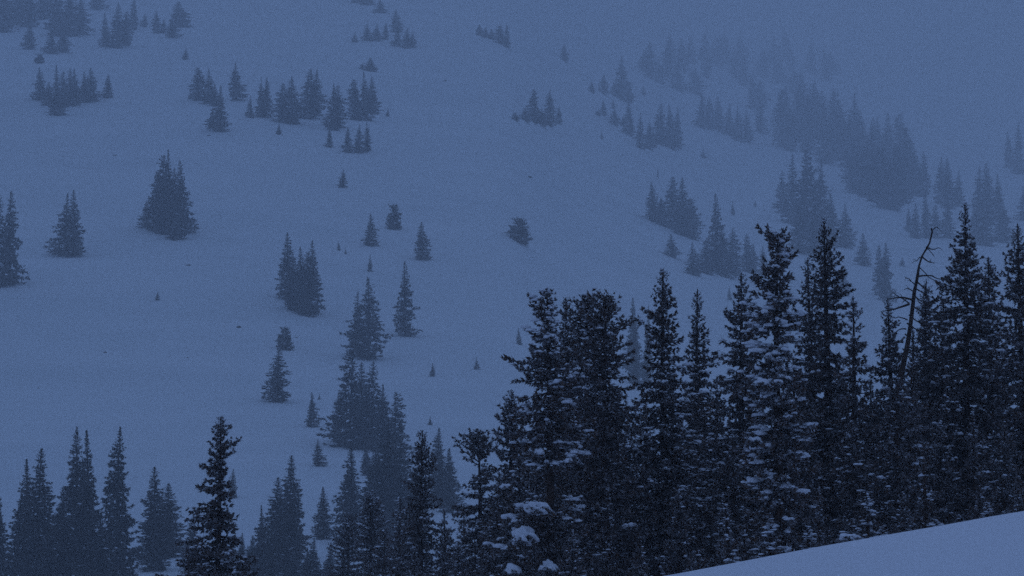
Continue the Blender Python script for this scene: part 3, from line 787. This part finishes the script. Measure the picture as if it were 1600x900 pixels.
for f_ in fill:
    lm = min(LM_, key=lambda q: abs(q[0] - f_[0]))
    FB.setdefault((lm[1], "left" if f_[0] < lm[0] else "right"), []).append(f_)
FL = {}
for (nm, sd), fs in FB.items():
    fs.sort(key=lambda q: q[2])
    for j, f_ in enumerate(fs):
        dep = ["", "front", "rear"][0 if len(fs) == 1 else 1 if j == 0 else 2] if len(fs) < 3 else ["front", "second-row", "third-row", "fourth-row", "fifth-row", "rear"][j]
        FL[f_] = f"{dep} stand spruce filling in just {sd} of the {nm}".strip()
for i, (u, vt, D) in enumerate(sorted(fill)):
    lab_ = FL[(u, vt, D)]
    D *= NS; a, te = ray(u, vt); zb = ground(a, D); H = D * te - zb
    sz = H / 5.6; w = sz * rnd.uniform(.85, 1.15)
    put("spruce_tree", NG[i % 5], (D * math.sin(a), D * math.cos(a), zb), (w, w, sz), (0, 0, rnd.uniform(0, 6.28)),
        lab_, 'tree', "spruces packed inside the dark near stand")

# little snow-covered firs along the lip of the near snowbank
SG = []
for i in range(3):
    H = 1.5
    SG.append(meshes_of("lip_sapling", conifer(300 + i, H, taper(H, [.19, .28, .36][i], .7), layer=.10, per=6, tuft=.065, K=6, gap=.2, snow=.55, lump=.04, limbs=True, sway=.04, clump=.8, z0=.1), M_NEAR))
lips = [(1141, 775, 41, 0, "thin snow-crusted fir sapling at the left end of the snowbank lip"), (1168, 818, 42, 2, "squat snowy fir sapling beside the leftmost thin sapling on the lip"),
        (1205, 800, 41, 1, "leaning snowy sapling under the snow-laden tree at the bank lip"), (1345, 760, 43, 1, "snowy sapling behind the white-capped low fir"),
        (1330, 806, 41, 2, "low fir with a thick white snow cap at the bank lip"), (1453, 700, 43, 0, "tall thin snow-plastered sapling rising above the bank lip"),
        (1464, 802, 40, 1, "tiny snow-white fir right of the tall thin sapling"), (1497, 795, 42, 2, "frosted low fir on the lip toward the right"),
        (1420, 806, 42, 2, "dark low fir just left of the tall thin sapling"), (1379, 812, 42, 1, "small dark fir midway along the bank lip"),
        (1550, 775, 42, 1, "frosted sapling near the right end of the bank lip"), (1262, 812, 42, 1, "small sapling between the leaning and white-capped firs"),
        (1090, 850, 43, 2, "lowest snowy fir where the bank leaves the picture bottom")]
for (u, vt, D, k, lab) in lips:
    D *= NS; a, te = ray(u, vt); zb = ground(a, D); H = D * te - zb
    s = H / 1.5
    w = max(.8, s * .95) if k else .8
    e = put("fir_sapling", SG[k], (D * math.sin(a), D * math.cos(a), zb - .05), (w, w, s), (0, rnd.gauss(0, .05), rnd.uniform(0, 6.28)), lab, 'sapling', "snowy little firs along the snowbank lip")
    if "white snow cap" in lab:
        rg = np.random.default_rng(3)
        V, F = pillow(rg, (-.03 / w, -.16 / w, (H - .15) / s), .085 / w, .04 / s)
        e.rotation_euler = (0, 0, 0)
        k = 90; th = rg.uniform(-3.4, .3, k); q = rg.uniform(.35, 1.25, k)
        P = np.stack([(-.03 + np.cos(th) * .085 * q) / w, (-.16 + np.sin(th) * .075 * q) / w, (H - .15 + rg.uniform(-.09, .015, k) + .02 * (1 - q)) / s], -1)
        bl = blades(rg, P, unit(np.stack([np.cos(th) * .8, np.sin(th) * .8, rg.uniform(-.7, .3, k)], -1)), .055 * rg.uniform(.6, 1, k), 7)
        bo = bpy.data.objects.new("bough", mesh_from("bough", bl[0], bl[1], [M_NEAR])); COL.objects.link(bo); bo.parent = e
        o = bpy.data.objects.new("snow_pillow", mesh_from("cap", V, F, [M_CLUMP], True)); COL.objects.link(o); o.parent = e

# ------------------------------------------------------------------ falling-snow air over the whole valley
def haze():
    zt = float(TZ.max()) + 30; zb = float(TZ.min()) - 1.0
    R = RMAX + 60
    V = [(x, y, z) for x in (-R, R) for y in (-R, R) for z in (zb, zt)]
    F = [(0, 1, 3, 2), (4, 6, 7, 5), (0, 4, 5, 1), (2, 3, 7, 6), (0, 2, 6, 4), (1, 5, 7, 3)]
    me = bpy.data.meshes.new("haze"); me.from_pydata(V, [], F); me.update()
    m = bpy.data.materials.new("haze_air"); m.use_nodes = True
    n, l = m.node_tree.nodes, m.node_tree.links; n.clear()
    pv = n.new("ShaderNodeVolumePrincipled"); pv.inputs["Density"].default_value = HAZE
    pv.inputs["Color"].default_value = (0.93, 0.95, 0.97, 1); pv.inputs["Anisotropy"].default_value = 0.2
    mo = n.new("ShaderNodeOutputMaterial"); l.new(pv.outputs[0], mo.inputs["Volume"])
    me.materials.append(m)
    o = bpy.data.objects.new("haze", me); COL.objects.link(o); o["kind"] = "stuff"; o["label"] = "blue dusk snow fog filling the valley air"
haze()
